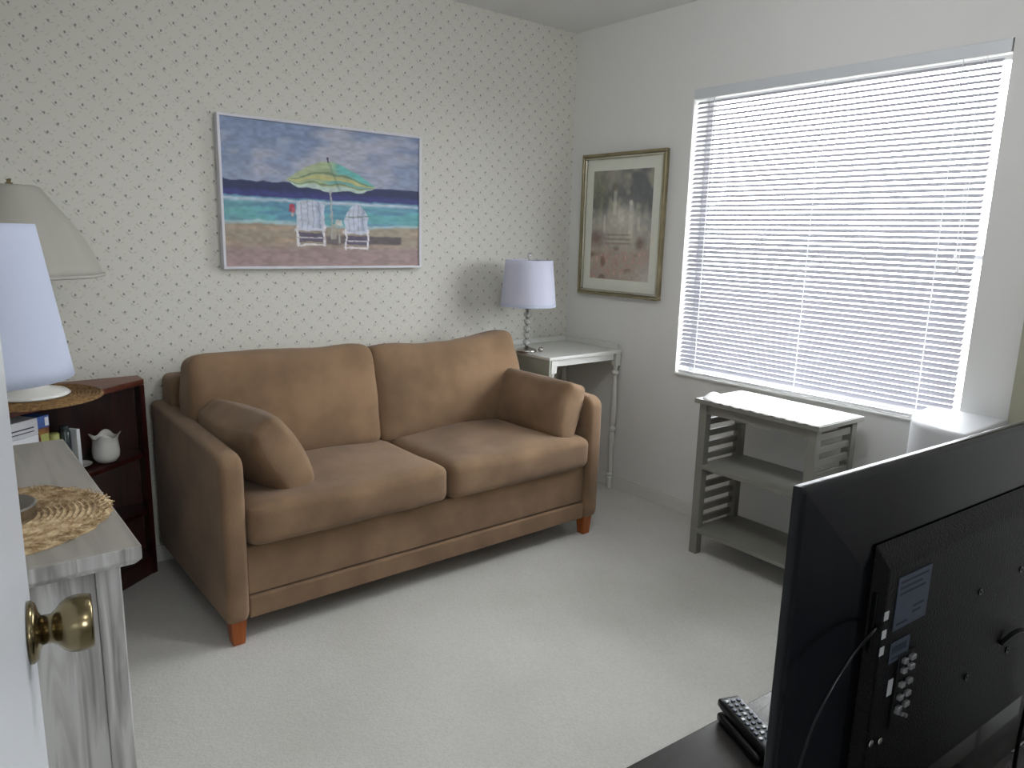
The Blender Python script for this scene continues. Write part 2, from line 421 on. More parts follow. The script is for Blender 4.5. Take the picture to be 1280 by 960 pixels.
# ------------------------------------------------------------------ sofa
sx0, sx1 = -2.258, -.560
sf = thing('sofa', 'brown microfiber two-seat sofa with square arms against the patterned wall', 'sofa', ((sx0+sx1)/2, -.43, 0))
AW = .075
def arm(x0, x1):
    # side profile in y-z extruded in x: top falls slightly towards the front
    b = MB(); n = 26; P = []
    top = lambda y: .688 - .030*max(0, min(1, (-y)/.86))
    yb, yf, zb = -.02, -.862, .082
    P = [(yb, zb), (yb, top(yb))]
    for i in range(1, 9): P.append((yb+(yf+.05-yb)*i/8, top(yb+(yf+.05-yb)*i/8)))
    for i in range(1, 7):
        a = PI/2*i/6; P.append((yf+.05-.05*math.sin(a), top(yf)-.05+.05*math.cos(a)))
    P += [(yf, .4), (yf+.004, .12), (yf+.016, zb)]
    X = Matrix(((0, 0, 1, 0), (1, 0, 0, 0), (0, 1, 0, 0), (0, 0, 0, 1)))
    b.prism(P, x0, x1, X)
    return b
mk('armrest', arm(sx0, sx0+AW), FAB, sf, bevel=.020, seg=4, smooth=True)
mk('armrest', arm(sx1-AW, sx1), FAB, sf, bevel=.020, seg=4, smooth=True)
mk('back_frame', MB().box(sx0+.045, sx1-.045, -.165, -.02, .085, .795), FAB, sf, bevel=.028, seg=4, smooth=True)
ix0, ix1 = sx0+AW+.001, sx1-AW-.001
mk('base', MB().box(ix0, ix1, -.832, -.17, .166, .338), FAB, sf, bevel=.006, seg=2)
mk('front_rail', MB().box(ix0, ix1, -.842, -.20, .086, .162), FAB, sf, bevel=.008, seg=3)
mid = -1.405
def seatfn(seed):
    def f(q, D):
        u = q.x/D.x; v = q.y/D.y
        if q.z > 0:
            q.z += .006*math.sin(u*5+seed)*math.cos(v*3)
        else: q.z = max(q.z, -D.z+.001)
        return q
    return f
for (a, b_, sd) in ((ix0, mid, 1.), (mid+.003, ix1, 2.4)):
    w_ = b_-a
    c = MB().cushion((w_+.002, .72, .150), .040, (.004, .014, .014 if sd < 2 else .026), 18, .0035, sd, seatfn(sd),
                     Matrix.Translation(((a+b_)/2, -.518, .413)))
    mk('seat_cushion', c, FAB, sf, smooth=True, sub=1)
def backfn(kind):
    def f(q, D):
        u = q.x/D.x; h = q.z/D.z
        if h > 0:
            if kind == 'l': q.z += (.004-.012*u+.010*math.exp(-((u-.85)/.25)**2))*h
            else: q.z += (-.022*math.exp(-((u+.15)/.5)**2)+.022*math.exp(-((u-.90)/.28)**2))*h
        if h > .2 and u > .55 and kind == 'r':
            q.x -= .030*(h-.2)
        if kind == 'l' and h > .3 and u < -.5: q.x += .03*(h-.3)
        if h > .5: q.y *= 1-.25*(h-.5)
        return q
    return f
for (a, b_, k, sd) in ((sx0+.058, -1.437, 'l', 5.), (-1.447, ix1-.005, 'r', 8.)):
    X = Matrix.Translation(((a+b_)/2, -.300, .668)) @ Matrix.Rotation(math.radians(-13), 4, 'X')
    c = MB().cushion((b_-a, .185, .43), .042, (.006, .035, .008), 18, .007, sd, backfn(k), X)
    mk('back_cushion', c, FAB, sf, smooth=True, sub=1)
for (x, y) in ((sx0+.040, -.815), (sx1-.045, -.815), (sx0+.10, -.10), (sx1-.10, -.10)):
    f = MB(); a, b_ = .0265, .020
    V = [(x+i*a, y+j*a, .088) for i, j in ((-1, -1), (1, -1), (1, 1), (-1, 1))]+[(x+i*b_, y+j*b_, 0) for i, j in ((-1, -1), (1, -1), (1, 1), (-1, 1))]
    f.add(V, [(0, 1, 2, 3), (7, 6, 5, 4), (0, 4, 5, 1), (1, 5, 6, 2), (2, 6, 7, 3), (3, 7, 4, 0)])
    mk('leg', f, M_['foot'], sf, bevel=.003)
def pillow(label, dims, X, seed, fn=None):
    c = MB().cushion(dims, .030, (.016, .018, .030), 18, .007, seed, fn, X)
    o = mk('throw_pillow', c, FAB, smooth=True, sub=1)
    return tag(o, label, 'pillow', None)
def pf(q, D):
    # pinched corners with fuller middle
    u, v = q.x/D.x, q.y/D.y
    k = 1-.06*(u*u)*(1-v*v)-.06*(v*v)*(1-u*u)
    e = 1+.06*abs(u*v)**5; k *= e; q.x *= k; q.y *= k; q.z *= (1-.38*abs(u)**3*abs(v)**3); return q
XL_ = Matrix.Translation((-2.050, -.590, .600)) @ Matrix.Rotation(math.radians(8), 4, 'Z') @ Matrix.Rotation(math.radians(58), 4, 'Y')
pillow('brown throw pillow leaning on the left armrest of the sofa', (.29, .42, .15), XL_, 3.1, pf)
XR_ = Matrix.Translation((-.728, -.605, .595)) @ Matrix.Rotation(math.radians(4), 4, 'Z') @ Matrix.Rotation(math.radians(-72), 4, 'Y')
pillow('brown throw pillow propped on the right armrest of the sofa', (.26, .44, .15), XR_, 6.2, pf)

# ------------------------------------------------------------------ beach painting
def beach(u, v):
    u = 1.17*u/(1+.17*u); u = 1.17*u/(1+.17*u)
    u0, v0 = u, v
    u = u+.009*(vnoise(u0, v0, 30, 24, 21)-.5)+.006*(vnoise(u0, v0, 55, 50, 22)-.5); v = v+.012*(vnoise(u0, v0, 26, 30, 23)-.5)+.006*(vnoise(u0, v0, 60, 55, 24)-.5)
    n1 = vnoise(u, v, 5, 7, 1)*.6+vnoise(u, v, 14, 18, 2)*.4
    n2 = vnoise(u, v, 8, 40, 3); n3 = vnoise(u, v, 40, 60, 4)
    c = np.zeros(u.shape+(3,)); c[:] = (128, 146, 180)
    c = lay(c, sstep(.35, .0, v)*.35, (118, 142, 188))
    cl = sstep(.42, .78, n1+.22*np.exp(-((u-.72)/.22)**2-((v-.22)/.16)**2)+.10*np.exp(-((u-.35)/.12)**2-((v-.18)/.1)**2))
    c = lay(c, cl*.8, (182, 182, 196))
    c = lay(c, sstep(.2, .4, v)*.35, (164, 172, 196))
    hz = .408+.004*np.sin(u*9)
    c = lay(c, sstep(hz-.006, hz+.004, v), (40, 52, 98))
    c = lay(c, sstep(.455, .49, v)*.8, (58, 62, 142))
    c = lay(c, sstep(.508, .52, v), (98, 158, 186))
    c = lay(c, sstep(.52, .53, v)*sstep(.56, .535, v)*(.55+.4*n2), (206, 212, 226))
    t = sstep(.54, .56, v)
    c = lay(c, t*sstep(.45, .7, n2)*.8, (96, 180, 184)); c = lay(c, t*sstep(.55, .3, n2)*.5, (74, 138, 172))
    c = lay(c, t*sstep(.3, .0, u)*.4, (112, 170, 160))
    sh = .70-.015*np.sin(u*7)+.01*n2
    c = lay(c, sstep(sh-.025, sh-.01, v)*.7, (186, 206, 208))
    c = lay(c, sstep(sh-.005, sh+.012, v), (166, 152, 132))
    sd = sstep(sh, sh+.02, v)
    c = lay(c, sd*n2*.4, (146, 134, 122)); c = lay(c, sd*sstep(.5, .8, vnoise(u, v, 6, 26, 9))*.5, (190, 160, 136))
    c = lay(c, sstep(.82, .90, v)*.75, (158, 132, 136)); c = lay(c, sstep(.84, .95, v)*n2*.5, (172, 140, 146))
    c = lay(c, sd*sstep(.72, .78, u)*sstep(.925, .915, u)*sstep(.77, .785, v)*sstep(.845, .825, v)*.85, (84, 78, 84))
    c = lay(c, sd*sstep(.55, .57, u)*sstep(.80, .78, u)*sstep(.765, .785, v)*sstep(.85, .83, v)*.75, (92, 84, 96))
    # parasol
    x = (u-.577); L, R_ = .222, .222
    xx = np.where(x < 0, x/L, x/R_); top = .235+.16*np.abs(xx)**1.55
    bot = .395+.055*(1-np.abs(xx)**2)+.025*np.clip(xx, 0, 1)+.010*np.cos(xx*9)
    par = (np.abs(xx) < 1)*sstep(top-.004, top+.004, v)*sstep(bot+.004, bot-.004, v)
    band = (v-top)/(bot-top+1e-6)
    c = lay(c, par, (166, 184, 138))
    c = lay(c, par*sstep(.0, .3, xx)*sstep(.45, .3, band), (98, 188, 184))
    c = lay(c, par*sstep(.34, .38, band)*sstep(.46, .42, band)*.8, (108, 128, 96))
    c = lay(c, par*sstep(.46, .5, band)*sstep(.62, .58, band)*.8, (206, 196, 120))
    c = lay(c, par*sstep(.60, .63, band)*sstep(.74, .70, band)*sstep(-.2, .1, xx)*.8, (90, 176, 182))
    c = lay(c, par*sstep(.72, .74, band)*sstep(.80, .78, band)*.7, (96, 120, 96))
    c = lay(c, par*sstep(.82, .86, band)*.9, (186, 208, 206))
    c = lay(c, par*sstep(.06, .0, np.abs((xx-.25*band)))*.35, (80, 110, 100))
    c = lay(c, (np.abs(u-.577) < .004)*(v > .205)*(v < .24)*1., (70, 60, 90))
    c = lay(c, (np.abs(u-.588) < .0045)*(v > .44)*(v < .80)*.9, (176, 178, 180))
    # two slatted beach chairs seen from behind
    def chair(c, x0, x1, y0, y1, rnd, shade):
        w = x1-x0; q = (u-x0)/w; r = (v-y0)/(y1-y0)
        edge = rnd*(2*q-1)**2*.18
        back = (q > .02)*(q < .98)*(r > edge)*(r < .66)*1.
        c = lay(c, back, (196, 204, 222))
        c = lay(c, back*(np.abs((q*5) % 1-.5) > .40)*.55, (130, 146, 178))
        c = lay(c, back*sstep(.64, .78, q)*sstep(.92, .8, q)*.35, (110, 130, 168))
        if shade: c = lay(c, back*(np.abs(r-.27) < .012)*.8, (110, 130, 124))
        c = lay(c, ((q > -.06)*(q < 1.0)*(np.abs(r-.63) < .03))*.8, (206, 208, 224))
        c = lay(c, ((q > .03)*(q < .97)*(r > .70)*(r < .80))*.9, (92, 84, 112)); c = lay(c, ((q > .03)*(q < .97)*(r > .83)*(r < .90))*.9, (96, 88, 112))
        for a in (.0, .92): c = lay(c, ((q > a)*(q < a+.08)*(r > .55)*(r < 1.0))*1., (224, 220, 226))
        c = lay(c, ((q > 0)*(q < 1)*(np.abs(r-.965) < .022))*1., (220, 214, 216)); c = lay(c, ((q > 0)*(q < 1)*(np.abs(r-.815) < .014))*1., (198, 192, 206))
        return c
    c = chair(c, .405, .556, .525, .858, .4, False)
    c = chair(c, .652, .768, .535, .875, 1.6, True)
    c = lay(c, (np.abs(u-.625) < .02)*(v > .66)*(v < .70)*1., (196, 200, 196)); c = lay(c, (np.abs(u-.625) < .005)*(v > .70)*(v < .83)*1., (170, 168, 160))
    c = lay(c, (np.abs(u-.600) < .012)*(v > .69)*(v < .80)*.8, (176, 172, 158))
    for (a, b, r, col) in ((.384, .575, .017, (186, 62, 84)), (.392, .60, .015, (206, 92, 112)), (.388, .63, .009, (200, 180, 180)), (.375, .60, .010, (160, 60, 90))):
        c = lay(c, sstep(r, r*.7, np.hypot(u-a, (v-b)*.65)), col)
    g = c.mean(axis=2, keepdims=True); c = g+(c-g)*.85
    return c*(.92+.16*n3[..., None])
px0, px1, pz0, pz1 = -1.948, -1.010, 1.197, 1.806
pt = thing('beach_painting', 'wide painting of white beach chairs under a striped parasol, above the sofa', 'painting', ((px0+px1)/2, -.02, pz0))
ft = .011
fb = MB(); P = [(px0, pz0), (px1, pz0), (px1, pz1), (px0, pz1)]
fb.box(px0, px1, -.036, -.0005, pz0, pz0+ft); fb.box(px0, px1, -.036, -.0005, pz1-ft, pz1)
fb.box(px0, px0+ft, -.036, -.0005, pz0+ft, pz1-ft); fb.box(px1-ft, px1, -.036, -.0005, pz0+ft, pz1-ft)
mk('frame', fb, M_['frame_w'], pt, bevel=.0015)
mk('canvas_backing', MB().box(px0+ft, px1-ft, -.026, -.001, pz0+ft, pz1-ft), M_['frame_w'], pt)
raster('canvas', (px0+ft, -.0275, pz1-ft), (px1-px0-2*ft, 0, 0), (0, 0, -(pz1-pz0-2*ft)), 300, 195, beach, M_['paint'], pt)

# ------------------------------------------------------------------ framed print on the window wall
def garden(u, v):
    n = vnoise(u, v, 5, 8, 11)*.6+vnoise(u, v, 13, 19, 12)*.4; m = vnoise(u, v, 26, 36, 13); k = vnoise(u, v, 9, 13, 14)
    c = np.zeros(u.shape+(3,)); c[:] = (158, 156, 142)
    c = lay(c, sstep(.45, .75, n+.35*np.exp(-((u-.85)/.25)**2-((v-.22)/.16)**2)), (108, 110, 112))
    c = lay(c, np.exp(-((u-.10)/.16)**2-((v-.20)/.22)**2)*.7, (104, 108, 92))
    c = lay(c, np.exp(-((u-.35)/.2)**2-((v-.05)/.12)**2)*.6, (186, 178, 160))
    c = lay(c, sstep(.30, .50, v)*.65, (196, 192, 180))
    c = lay(c, np.exp(-((u-.55)/.24)**2-((v-.42)/.12)**2)*.8, (212, 208, 194))
    for (x, y0, y1, w) in ((.39, .17, .42, .035), (.67, .30, .62, .045), (.22, .40, .58, .022), (.80, .42, .56, .03), (.50, .36, .50, .05)):
        c = lay(c, sstep(w, w*.6, np.abs(u-x))*sstep(y0-.01, y0+.02, v)*sstep(y1, y1-.03, v)*.55, (222, 218, 206))
    c = lay(c, sstep(.06, .03, np.hypot(u-.38, (v-.155)*1.3))*.7, (120, 112, 98))
    c = lay(c, sstep(.04, .02, np.hypot(u-.66, (v-.295)*1.3))*.9, (226, 222, 212))
    for y in (.585, .625, .665): c = lay(c, sstep(.012, .005, np.abs(v-y))*sstep(.2, .3, u)*sstep(.72, .62, u)*.6, (138, 122, 108))
    c = lay(c, np.exp(-((u-.08)/.14)**2-((v-.62)/.08)**2)*.8, (122, 98, 88))
    c = lay(c, np.exp(-((u-.84)/.08)**2-((v-.66)/.06)**2)*.8, (116, 98, 88))
    c = lay(c, sstep(.70, .78, v)*.6, (176, 160, 146))
    fl = sstep(.68, .80, v+.06*n)*sstep(1.02-.25*u, .80-.2*u+.12, v*.9)
    c = lay(c, fl*sstep(.35, .6, m)*.85, (176, 148, 136)); c = lay(c, fl*sstep(.55, .75, k)*.7, (124, 100, 84))
    c = lay(c, fl*sstep(.75, .9, m)*.8, (196, 172, 160))
    c = lay(c, sstep(.7, 1., u)*sstep(.7, 1., v)*.6, (200, 200, 196))
    return c*(.95+.1*m[..., None])
gy0, gy1, gz0, gz1 = -.691, -.110, 1.056, 1.799
gp = thing('framed_print', 'tall framed garden print with cream mat, hanging beside the window', 'picture', (-.015, (gy0+gy1)/2, gz0))
def ring(mb, y0, y1, z0, z1, w, x0, x1):
    mb.box(x0, x1, y0, y1, z0, z0+w); mb.box(x0, x1, y0, y1, z1-w, z1); mb.box(x0, x1, y0, y0+w, z0+w, z1-w); mb.box(x0, x1, y1-w, y1, z0+w, z1-w); return mb
mk('frame', ring(MB(), gy0, gy1, gz0, gz1, .016, -.030, -.0005), M_['frame_g'], gp, bevel=.004, seg=3)
mk('inner_bead', ring(MB(), gy0+.0165, gy1-.0165, gz0+.0165, gz1-.0165, .012, -.024, -.0005), M_['bead'], gp, bevel=.004, seg=3, label='silver inner bead of the frame')
mk('mat_board', MB().box(-.012, -.001, gy0+.029, gy1-.029, gz0+.029, gz1-.029), M_['matboard'], gp)
raster('print', (-.0130, gy1-.080, gz1-.088), (0, (gy0+.082)-(gy1-.080), 0), (0, 0, (gz0+.088)-(gz1-.088)), 110, 150, garden, M_['printed'], gp)

# ------------------------------------------------------------------ corner side table and lamp
TZ = .775
tb = thing('side_table', 'pale grey side table with turned legs in the corner behind the sofa arm', 'table', (-.27, -.24, 0))
tx0, tx1, ty0, ty1 = -.535, -.016, -.462, -.020
mk('tabletop', MB().box(tx0, tx1, ty0, ty1, TZ-.018, TZ), M_['table'], tb, bevel=.004)
mk('gallery_rail', MB().box(tx1-.014, tx1, ty0+.02, ty1-.014, TZ+.0005, TZ+.028).box(tx0+.02, tx1, ty1-.014, ty1, TZ+.0005, TZ+.028), M_['table'], tb, bevel=.002)
mk('front_apron', MB().box(tx0+.045, tx1-.045, ty0+.015, ty0+.033, TZ-.052, TZ-.0185), M_['table'], tb, bevel=.002)
mk('side_panel', MB().box(tx0+.004, tx0+.016, ty0+.006, ty1-.03, TZ-.19, TZ-.0185), M_['table_shaded'], tb, bevel=.002, label='solid side panel, its shade painted in as sage grey')
mk('back_panel', MB().box(tx0+.045, tx1-.045, ty1-.022, ty1-.010, TZ-.12, TZ-.0185), M_['table'], tb)
def turned(x, y):
    m = MB(); h = .018
    m.box(x-h, x+h, y-h, y+h, TZ-.085, TZ-.019)
    pr = []
    def seg(z0, z1, r0, r1, n=6):
        for i in range(n+1): t = i/n; pr.append((r0+(r1-r0)*t, z0+(z1-z0)*t))
    z = [(.0165, .0), (.0165, .062), (.011, .066), (.019, .074), (.019, .082), (.011, .090), (.0125, .12), (.0150, .22), (.0165, .30),
         (.012, .322), (.021, .332), (.021, .345), (.012, .356), (.0165, .375), (.0155, .48), (.012, .60), (.010, .636), (.019, .646), (.019, .656), (.011, .664), (.014, .690)]
    m.lathe(z, (x, y, 0), 20)
    return m
for x in (tx0+.036, tx1-.020):
    for y in (ty0+.022, ty1-.022): mk('leg', turned(x, y), M_['table'], tb, bevel=.001, smooth=False)

LX, LY = -.502, -.245
tl = thing('table_lamp', 'small crystal-column table lamp with white drum shade on the corner table', 'lamp', (LX, LY, TZ))
mk('base', MB().lathe([(0, 0), (.052, 0), (.054, .006), (.050, .012), (.030, .018), (.012, .024), (.010, .030), (0, .030)], (LX, LY, TZ+.0005), 32), M_['chrome'], tl, smooth=True)
z = TZ+.031; rs = (.021, .018, .021, .018, .021, .018)
for i, r in enumerate(rs):
    h = r*1.62
    pr = [(.004, 0)]+[(r*math.sin(PI*t/10)**.8, h*(1-math.cos(PI*t/10))/2) for t in range(1, 10)]+[(.004, h)]
    mk('crystal_bead', MB().lathe(pr, (LX, LY, z), 8), M_['crystal'], tl)
    z += h
    mk('collar', MB().lathe([(0, 0), (.010, 0), (.012, .002), (.010, .004), (0, .004)], (LX, LY, z), 16), M_['chrome'], tl, smooth=True)
    z += .004
mk('stem', MB().lathe([(0, 0), (.0045, 0), (.0045, .315), (0, .315)], (LX, LY, TZ+.173), 10), M_['chrome'], tl)
def shell(r0, z0, r1, z1, t=.002, n=64, c=(0, 0, 0), bow=0, m=10):
    out = [(r0+(r1-r0)*i/m+bow*math.sin(PI*i/m), z0+(z1-z0)*i/m) for i in range(m+1)]
    inn = [(r-t, z) for r, z in reversed(out)]
    return MB().lathe(out+inn, c, n, closed=True)
mk('lamp_shade', shell(.143, 1.010, .120, 1.243, c=(LX, LY, 0)), M_['shade_lav'], tl, smooth=True)
mk('shade_trim', shell(.1445, 1.012, .1440, 1.022, .001, c=(LX, LY, 0), m=1), M_['shade'], tl)
sp = MB()
for k in range(3):
    a = k*2*PI/3+.4; sp.tube([(LX, LY, 1.238), (LX+.118*math.cos(a), LY+.118*math.sin(a), 1.238)], .0018, 6)
mk('shade_spider', sp, M_['chrome'], tl)
mk('finial', MB().lathe([(0, 0), (.006, 0), (.004, .008), (.010, .016), (.011, .022), (.006, .030), (0, .034)], (LX, LY, 1.245), 14), M_['crystal'], tl, smooth=True)
cb = mk('crystal_ball', MB().lathe([(0, 0)]+[(.014*math.sin(PI*t/12), .014*(1-math.cos(PI*t/12))) for t in range(1, 12)]+[(0, .028)], (-.455, -.300, TZ), 20), M_['chrome'], smooth=True)
tag(cb, 'small shiny round ball beside the foot of the crystal lamp', 'ornament')

# ------------------------------------------------------------------ slatted grey cart under the window
CA = Vector((-.386, -1.228, 0)); 
th = math.atan2(-.024, -.576)
ex = Vector((math.cos(th+PI/2), math.sin(th+PI/2), 0))   # direction into depth or out
# local frame: a runs along the front from left (far end) to right, b runs back to the wall
av = Vector((-.020, -.576, 0)).normalized(); bv = Vector((.3296, -.0115, 0)).normalized()
CX = Matrix(((av.x, bv.x, 0, CA.x), (av.y, bv.y, 0, CA.y), (0, 0, 1, 0), (0, 0, 0, 1)))
CL, CD, CZ = .576, .326, .700
ct = thing('slatted_cart', 'grey painted wooden shelf unit with slatted sides under the window', 'shelf unit', tuple(CX @ Vector((CL/2, CD/2, 0))))
mk('top', MB().box(0, CL, 0, CD, CZ-.020, CZ, CX), M_['cart'], ct, bevel=.003)
mk('apron', MB().box(.055, CL-.055, .022, .036, CZ-.062, CZ-.0205, CX), M_['cart'], ct, bevel=.001)
mk('apron', MB().box(.055, CL-.055, CD-.036, CD-.022, CZ-.062, CZ-.0205, CX), M_['cart'], ct, bevel=.001)
for a in (.016, CL-.054):
    for b in (.018, CD-.053): mk('leg', MB().box(a, a+.038, b, b+.035, 0, CZ-.0205, CX), M_['cart'], ct, bevel=.002)
for zz in (.412, .120):
    mk('shelf', MB().box(.030, CL-.030, .014, CD-.016, zz-.018, zz, CX), M_['cart'], ct, bevel=.002)
for a in (.022, CL-.036):
    for (z0, z1, n) in ((.125, .392, 5), (.418, .676, 5)):
        p = (z1-z0)/n
        for k in range(n):
            zc = z0+p*(k+.42)
            mk('slat', MB().box(a, a+.014, .0535, CD-.0535, zc-.0135, zc+.0135, CX), M_['cart'], ct, bevel=.001)
# cloth with a scalloped edge
def cloth():
    nx, ny = 120, 60; mb = MB(); V = []; F = []
    x0, x1, y0, y1 = .040, CL-.004, .002, CD-.02
    for j in range(ny+1):
        for i in range(nx+1):
            u, v = i/nx, j/ny
            sc_ = .008*abs(math.sin(u*PI*11))**.7; 
            y = y0+(y1-y0)*v-(sc_ if j == 0 else 0)*1.0
            x = x0+(x1-x0)*u
            zz = CZ+.0030+.0012*noise.noise(Vector((x*30, y*30, 1)))-(.35*max(0, -y) if j == 0 else 0)
            e = math.exp(-((x-.050)/.030)**2-((y-.06)/.05)**2); zz += .026*e
            zz += .007*math.exp(-((x-.10)/.03)**2-((y-.10)/.03)**2)
            V.append((x, y, zz))
    F = [(j*(nx+1)+i, j*(nx+1)+i+1, (j+1)*(nx+1)+i+1, (j+1)*(nx+1)+i) for j in range(ny) for i in range(nx)]
    mb.add(V, F, CX); return mb
o = mk('table_runner', cloth(), M_['cloth'], smooth=True)
sm = o.modifiers.new('thick', 'SOLIDIFY'); sm.thickness = .0022; sm.offset = -1
tag(o, 'white lace-edged cloth spread over the top of the grey shelf unit', 'tablecloth')

# ------------------------------------------------------------------ rounded white furniture in the corner
def rounded():
    P = [(-.050, -2.030)]
    for i in range(0, 11):
        a = PI/2*i/10
        P.append((-.160-.265*math.sin(a), -2.280+.240*math.cos(a)))
    P += [(-.425, -2.300), (-.050, -2.300)]
    return MB().prism(P, .0, .785)
ch = thing('corner_cabinet', 'white rounded cabinet below the right end of the window, behind the television', 'cabinet', (-.24, -2.15, 0))
mk('body', rounded(), M_['offwhite'], ch, bevel=.045, seg=6, smooth=True, angle=50)

# ------------------------------------------------------------------ corner bookcase
BZ = .790
A = Vector((-2.292, -.105)); dB = (Vector((-2.754, -.440))-A).normalized()
bc = thing('corner_bookcase', 'dark cherry corner bookcase left of the sofa', 'bookcase', (-2.85, -.25, 0))
xl = XL+.018
tE = (xl-A.x)/dB.x; E_ = A+dB*tE
def poly(inset):
    n = Vector((dB.y, -dB.x))
    if n.y < 0: n = -n          # points to the back corner
    a = A+n*inset; t = (xl-a.x)/dB.x; e = a+dB*t
    a2 = a+dB*(.0 if inset == 0 else .018)
    return [(a2.x, a2.y), (a2.x, -.016), (xl, -.016), (e.x, e.y)]
mk('top', MB().prism(poly(0), BZ-.022, BZ), M_['cherrytop'], bc, bevel=.003, label='reddish brown top board')
for zz in (.500, .270): mk('shelf', MB().prism(poly(.010), zz-.018, zz), M_['cherry'], bc, bevel=.002)
mk('plinth', MB().prism(poly(.006), .001, .075), M_['cherry'], bc, bevel=.002)
mk('side_panel', MB().prism([(A.x, A.y), (A.x, -.016), (A.x-.018, -.016), (A.x-.018, A.y-.010)], .001, BZ-.0225), M_['cherry'], bc, bevel=.002)
mk('back_panel', MB().box(xl, A.x-.019, -.0158, -.0135, .001, BZ-.023), M_['cherry'], bc)
mk('back_panel', MB().box(xl-.006, xl-.0005, E_.y, -.016, .001, BZ-.023), M_['cherry'], bc)

def strawmat(name, c, r, z, m, label, spiky=False, hole=0):
    mb = MB(); rings = int(r/.011)
    # flat disc body of concentric raised coils
    pr = [(0, .0)]+[(r, 0)]
    top = []
    nr = rings*4
    for i in range(nr, -1, -1):
        rr = r*i/nr; top.append((rr, .0055+.0022*math.sin(i*PI/2)+(.0 if i < nr else -.003)))
    def fn(rr, zz, a, j):
        if spiky and rr > r*.9: rr *= 1+.045*noise.noise(Vector((math.cos(a)*14, math.sin(a)*14, rr)))
        return rr, zz+(.0015*noise.noise(Vector((math.cos(a)*rr*90, math.sin(a)*rr*90, 0))) if zz > .003 else 0)
    mb.lathe([(r, 0)]+top, (c[0], c[1], z), 120, fn=fn)
    if spiky:
        for k in range(150):
            a = random.random()*2*PI; r0 = r*(.86+.1*random.random()); a2 = a+random.uniform(.05, .2); r1 = r*(.98+.06*random.random())
            mb.tube([(c[0]+r0*math.cos(a), c[1]+r0*math.sin(a), z+.008), (c[0]+(r0+r1)/2*math.cos((a+a2)/2), c[1]+(r0+r1)/2*math.sin((a+a2)/2), z+.010),
                     (c[0]+r1*math.cos(a2), c[1]+r1*math.sin(a2), z+.004+random.random()*.004)], .0011, 4)
    o = mk(name, mb, m, smooth=False); tag(o, label, 'mat'); return o
BX, BY = -2.672, -.262
strawmat('woven_mat', (BX, BY), .212, BZ+.0005, M_['strawdark'], 'round brown woven mat on top of the cherry corner bookcase')
l2 = thing('bell_lamp', 'table lamp with large cream bell-shaped panel shade, on the corner bookcase', 'lamp', (BX, BY, BZ+.008))
zb = BZ+.0095
mk('base', MB().lathe([(0, 0), (.112, 0), (.116, .006), (.105, .014), (.060, .026), (.034, .040), (.020, .055), (0, .055)], (BX, BY, zb), 40), M_['ceramic'], l2, smooth=True)
mk('body', MB().lathe([(0, .0), (.018, 0), (.014, .02), (.030, .05), (.046, .10), (.042, .15), (.022, .20), (.014, .24), (.012, .30), (0, .30)], (BX, BY, zb+.0555), 32), M_['ceramic'], l2, smooth=True)
mk('harp', MB().tube([(BX, BY, zb+.35), (BX, BY, 1.47)], .004, 8), M_['chrome'], l2)
# panelled bell: 8 panels, flared and scalloped
def bell(r, z, a, j):
    k = abs(math.cos(a*4)); f = (z-1.2)/.27
    return r*(.955+.045*k), z
bp_ = []
for i in range(15):
    t = i/14; bp_.append((.085+.160*(1-t)**1.25+.030*math.sin(PI*t)*1.0, 1.200+.272*t))
bp_ += [(.070, 1.478)]
mk('lamp_shade', MB().lathe(bp_+[(r-.003, z-.001) for r, z in reversed(bp_)], (BX, BY, 0), 96, closed=True, fn=bell), M_['shade_beige'], l2, smooth=True)
mk('shade_trim', MB().lathe([(.247, 1.192), (.250, 1.194), (.249, 1.203), (.246, 1.203)], (BX, BY, 0), 96, closed=True, fn=lambda r, z, a, j: (r*(.955+.045*abs(math.cos(a*4))), z)), M_['shade_beige'], l2, smooth=True)
mk('finial', MB().lathe([(0, 0), (.010, 0), (.012, .004), (.005, .008), (.007, .014), (0, .018)], (BX, BY, 1.479), 14), M_['brass'], l2, smooth=True)

# things on the bookcase shelf
def jug(cx, cy, z, h=.092):
    o = thing('ruffled_vase', 'small round white ceramic vase with ruffled rim on the bookcase shelf', 'vase', (cx, cy, z))
    pr = [(0, 0), (.026, 0), (.036, .006), (.045, .022), (.047, .042), (.045, .062), (.042, .080), (.043, .094), (.049, .104),
          (.046, .102), (.039, .090), (.040, .062), (.042, .040), (.040, .024), (.028, .010), (0, .008)]
    def fn(r, zz, a, j):
        w = max(0, (zz-.070)/.034)
        return r*(1+.09*w*math.cos(a*4+.9)), zz+.009*w*math.cos(a*4+.9)
    mk('body', MB().lathe(pr, (cx, cy, z+.0005), 48, fn=fn), M_['ceramic'], o, smooth=True)
    return o
jug(-2.447, -.150, .500)
tag(mk('small_dish', MB().lathe([(0, 0), (.030, 0), (.046, .010), (.049, .013), (.044, .012), (.028, .004), (0, .004)], (-2.545, -.165, .5005), 32), M_['ceramic'], smooth=True),
    'shallow white dish left of the ruffled vase on the bookcase shelf', 'dish')
RB = Matrix.Rotation(math.atan2(-dB.y, -dB.x), 4, 'Z')     # local x along the bookcase front (to the right)
def onshelf(px, py): return Matrix.Translation((px, py, 0)) @ RB
def carton(cx, cy, z0, w, d, h, m, name, label, cat, deco=None, grp=None):
    X = onshelf(cx, cy)
    o = thing(name, label, cat, (cx, cy, z0), grp)
    mk('box_body', MB().box(-w/2, w/2, -d/2, d/2, z0+.0005, z0+h, X), m, o, bevel=.001)
    if deco:
        for (nm, x0, x1, a0, a1, mm) in deco:
            mk(nm, MB().box(x0, x1, -d/2-.0008, -d/2-.0002, z0+a0, z0+a1, X), mm, o)
    return o
SH = dB*.078
cxs, cys = -2.700+SH.x, -.330+SH.y
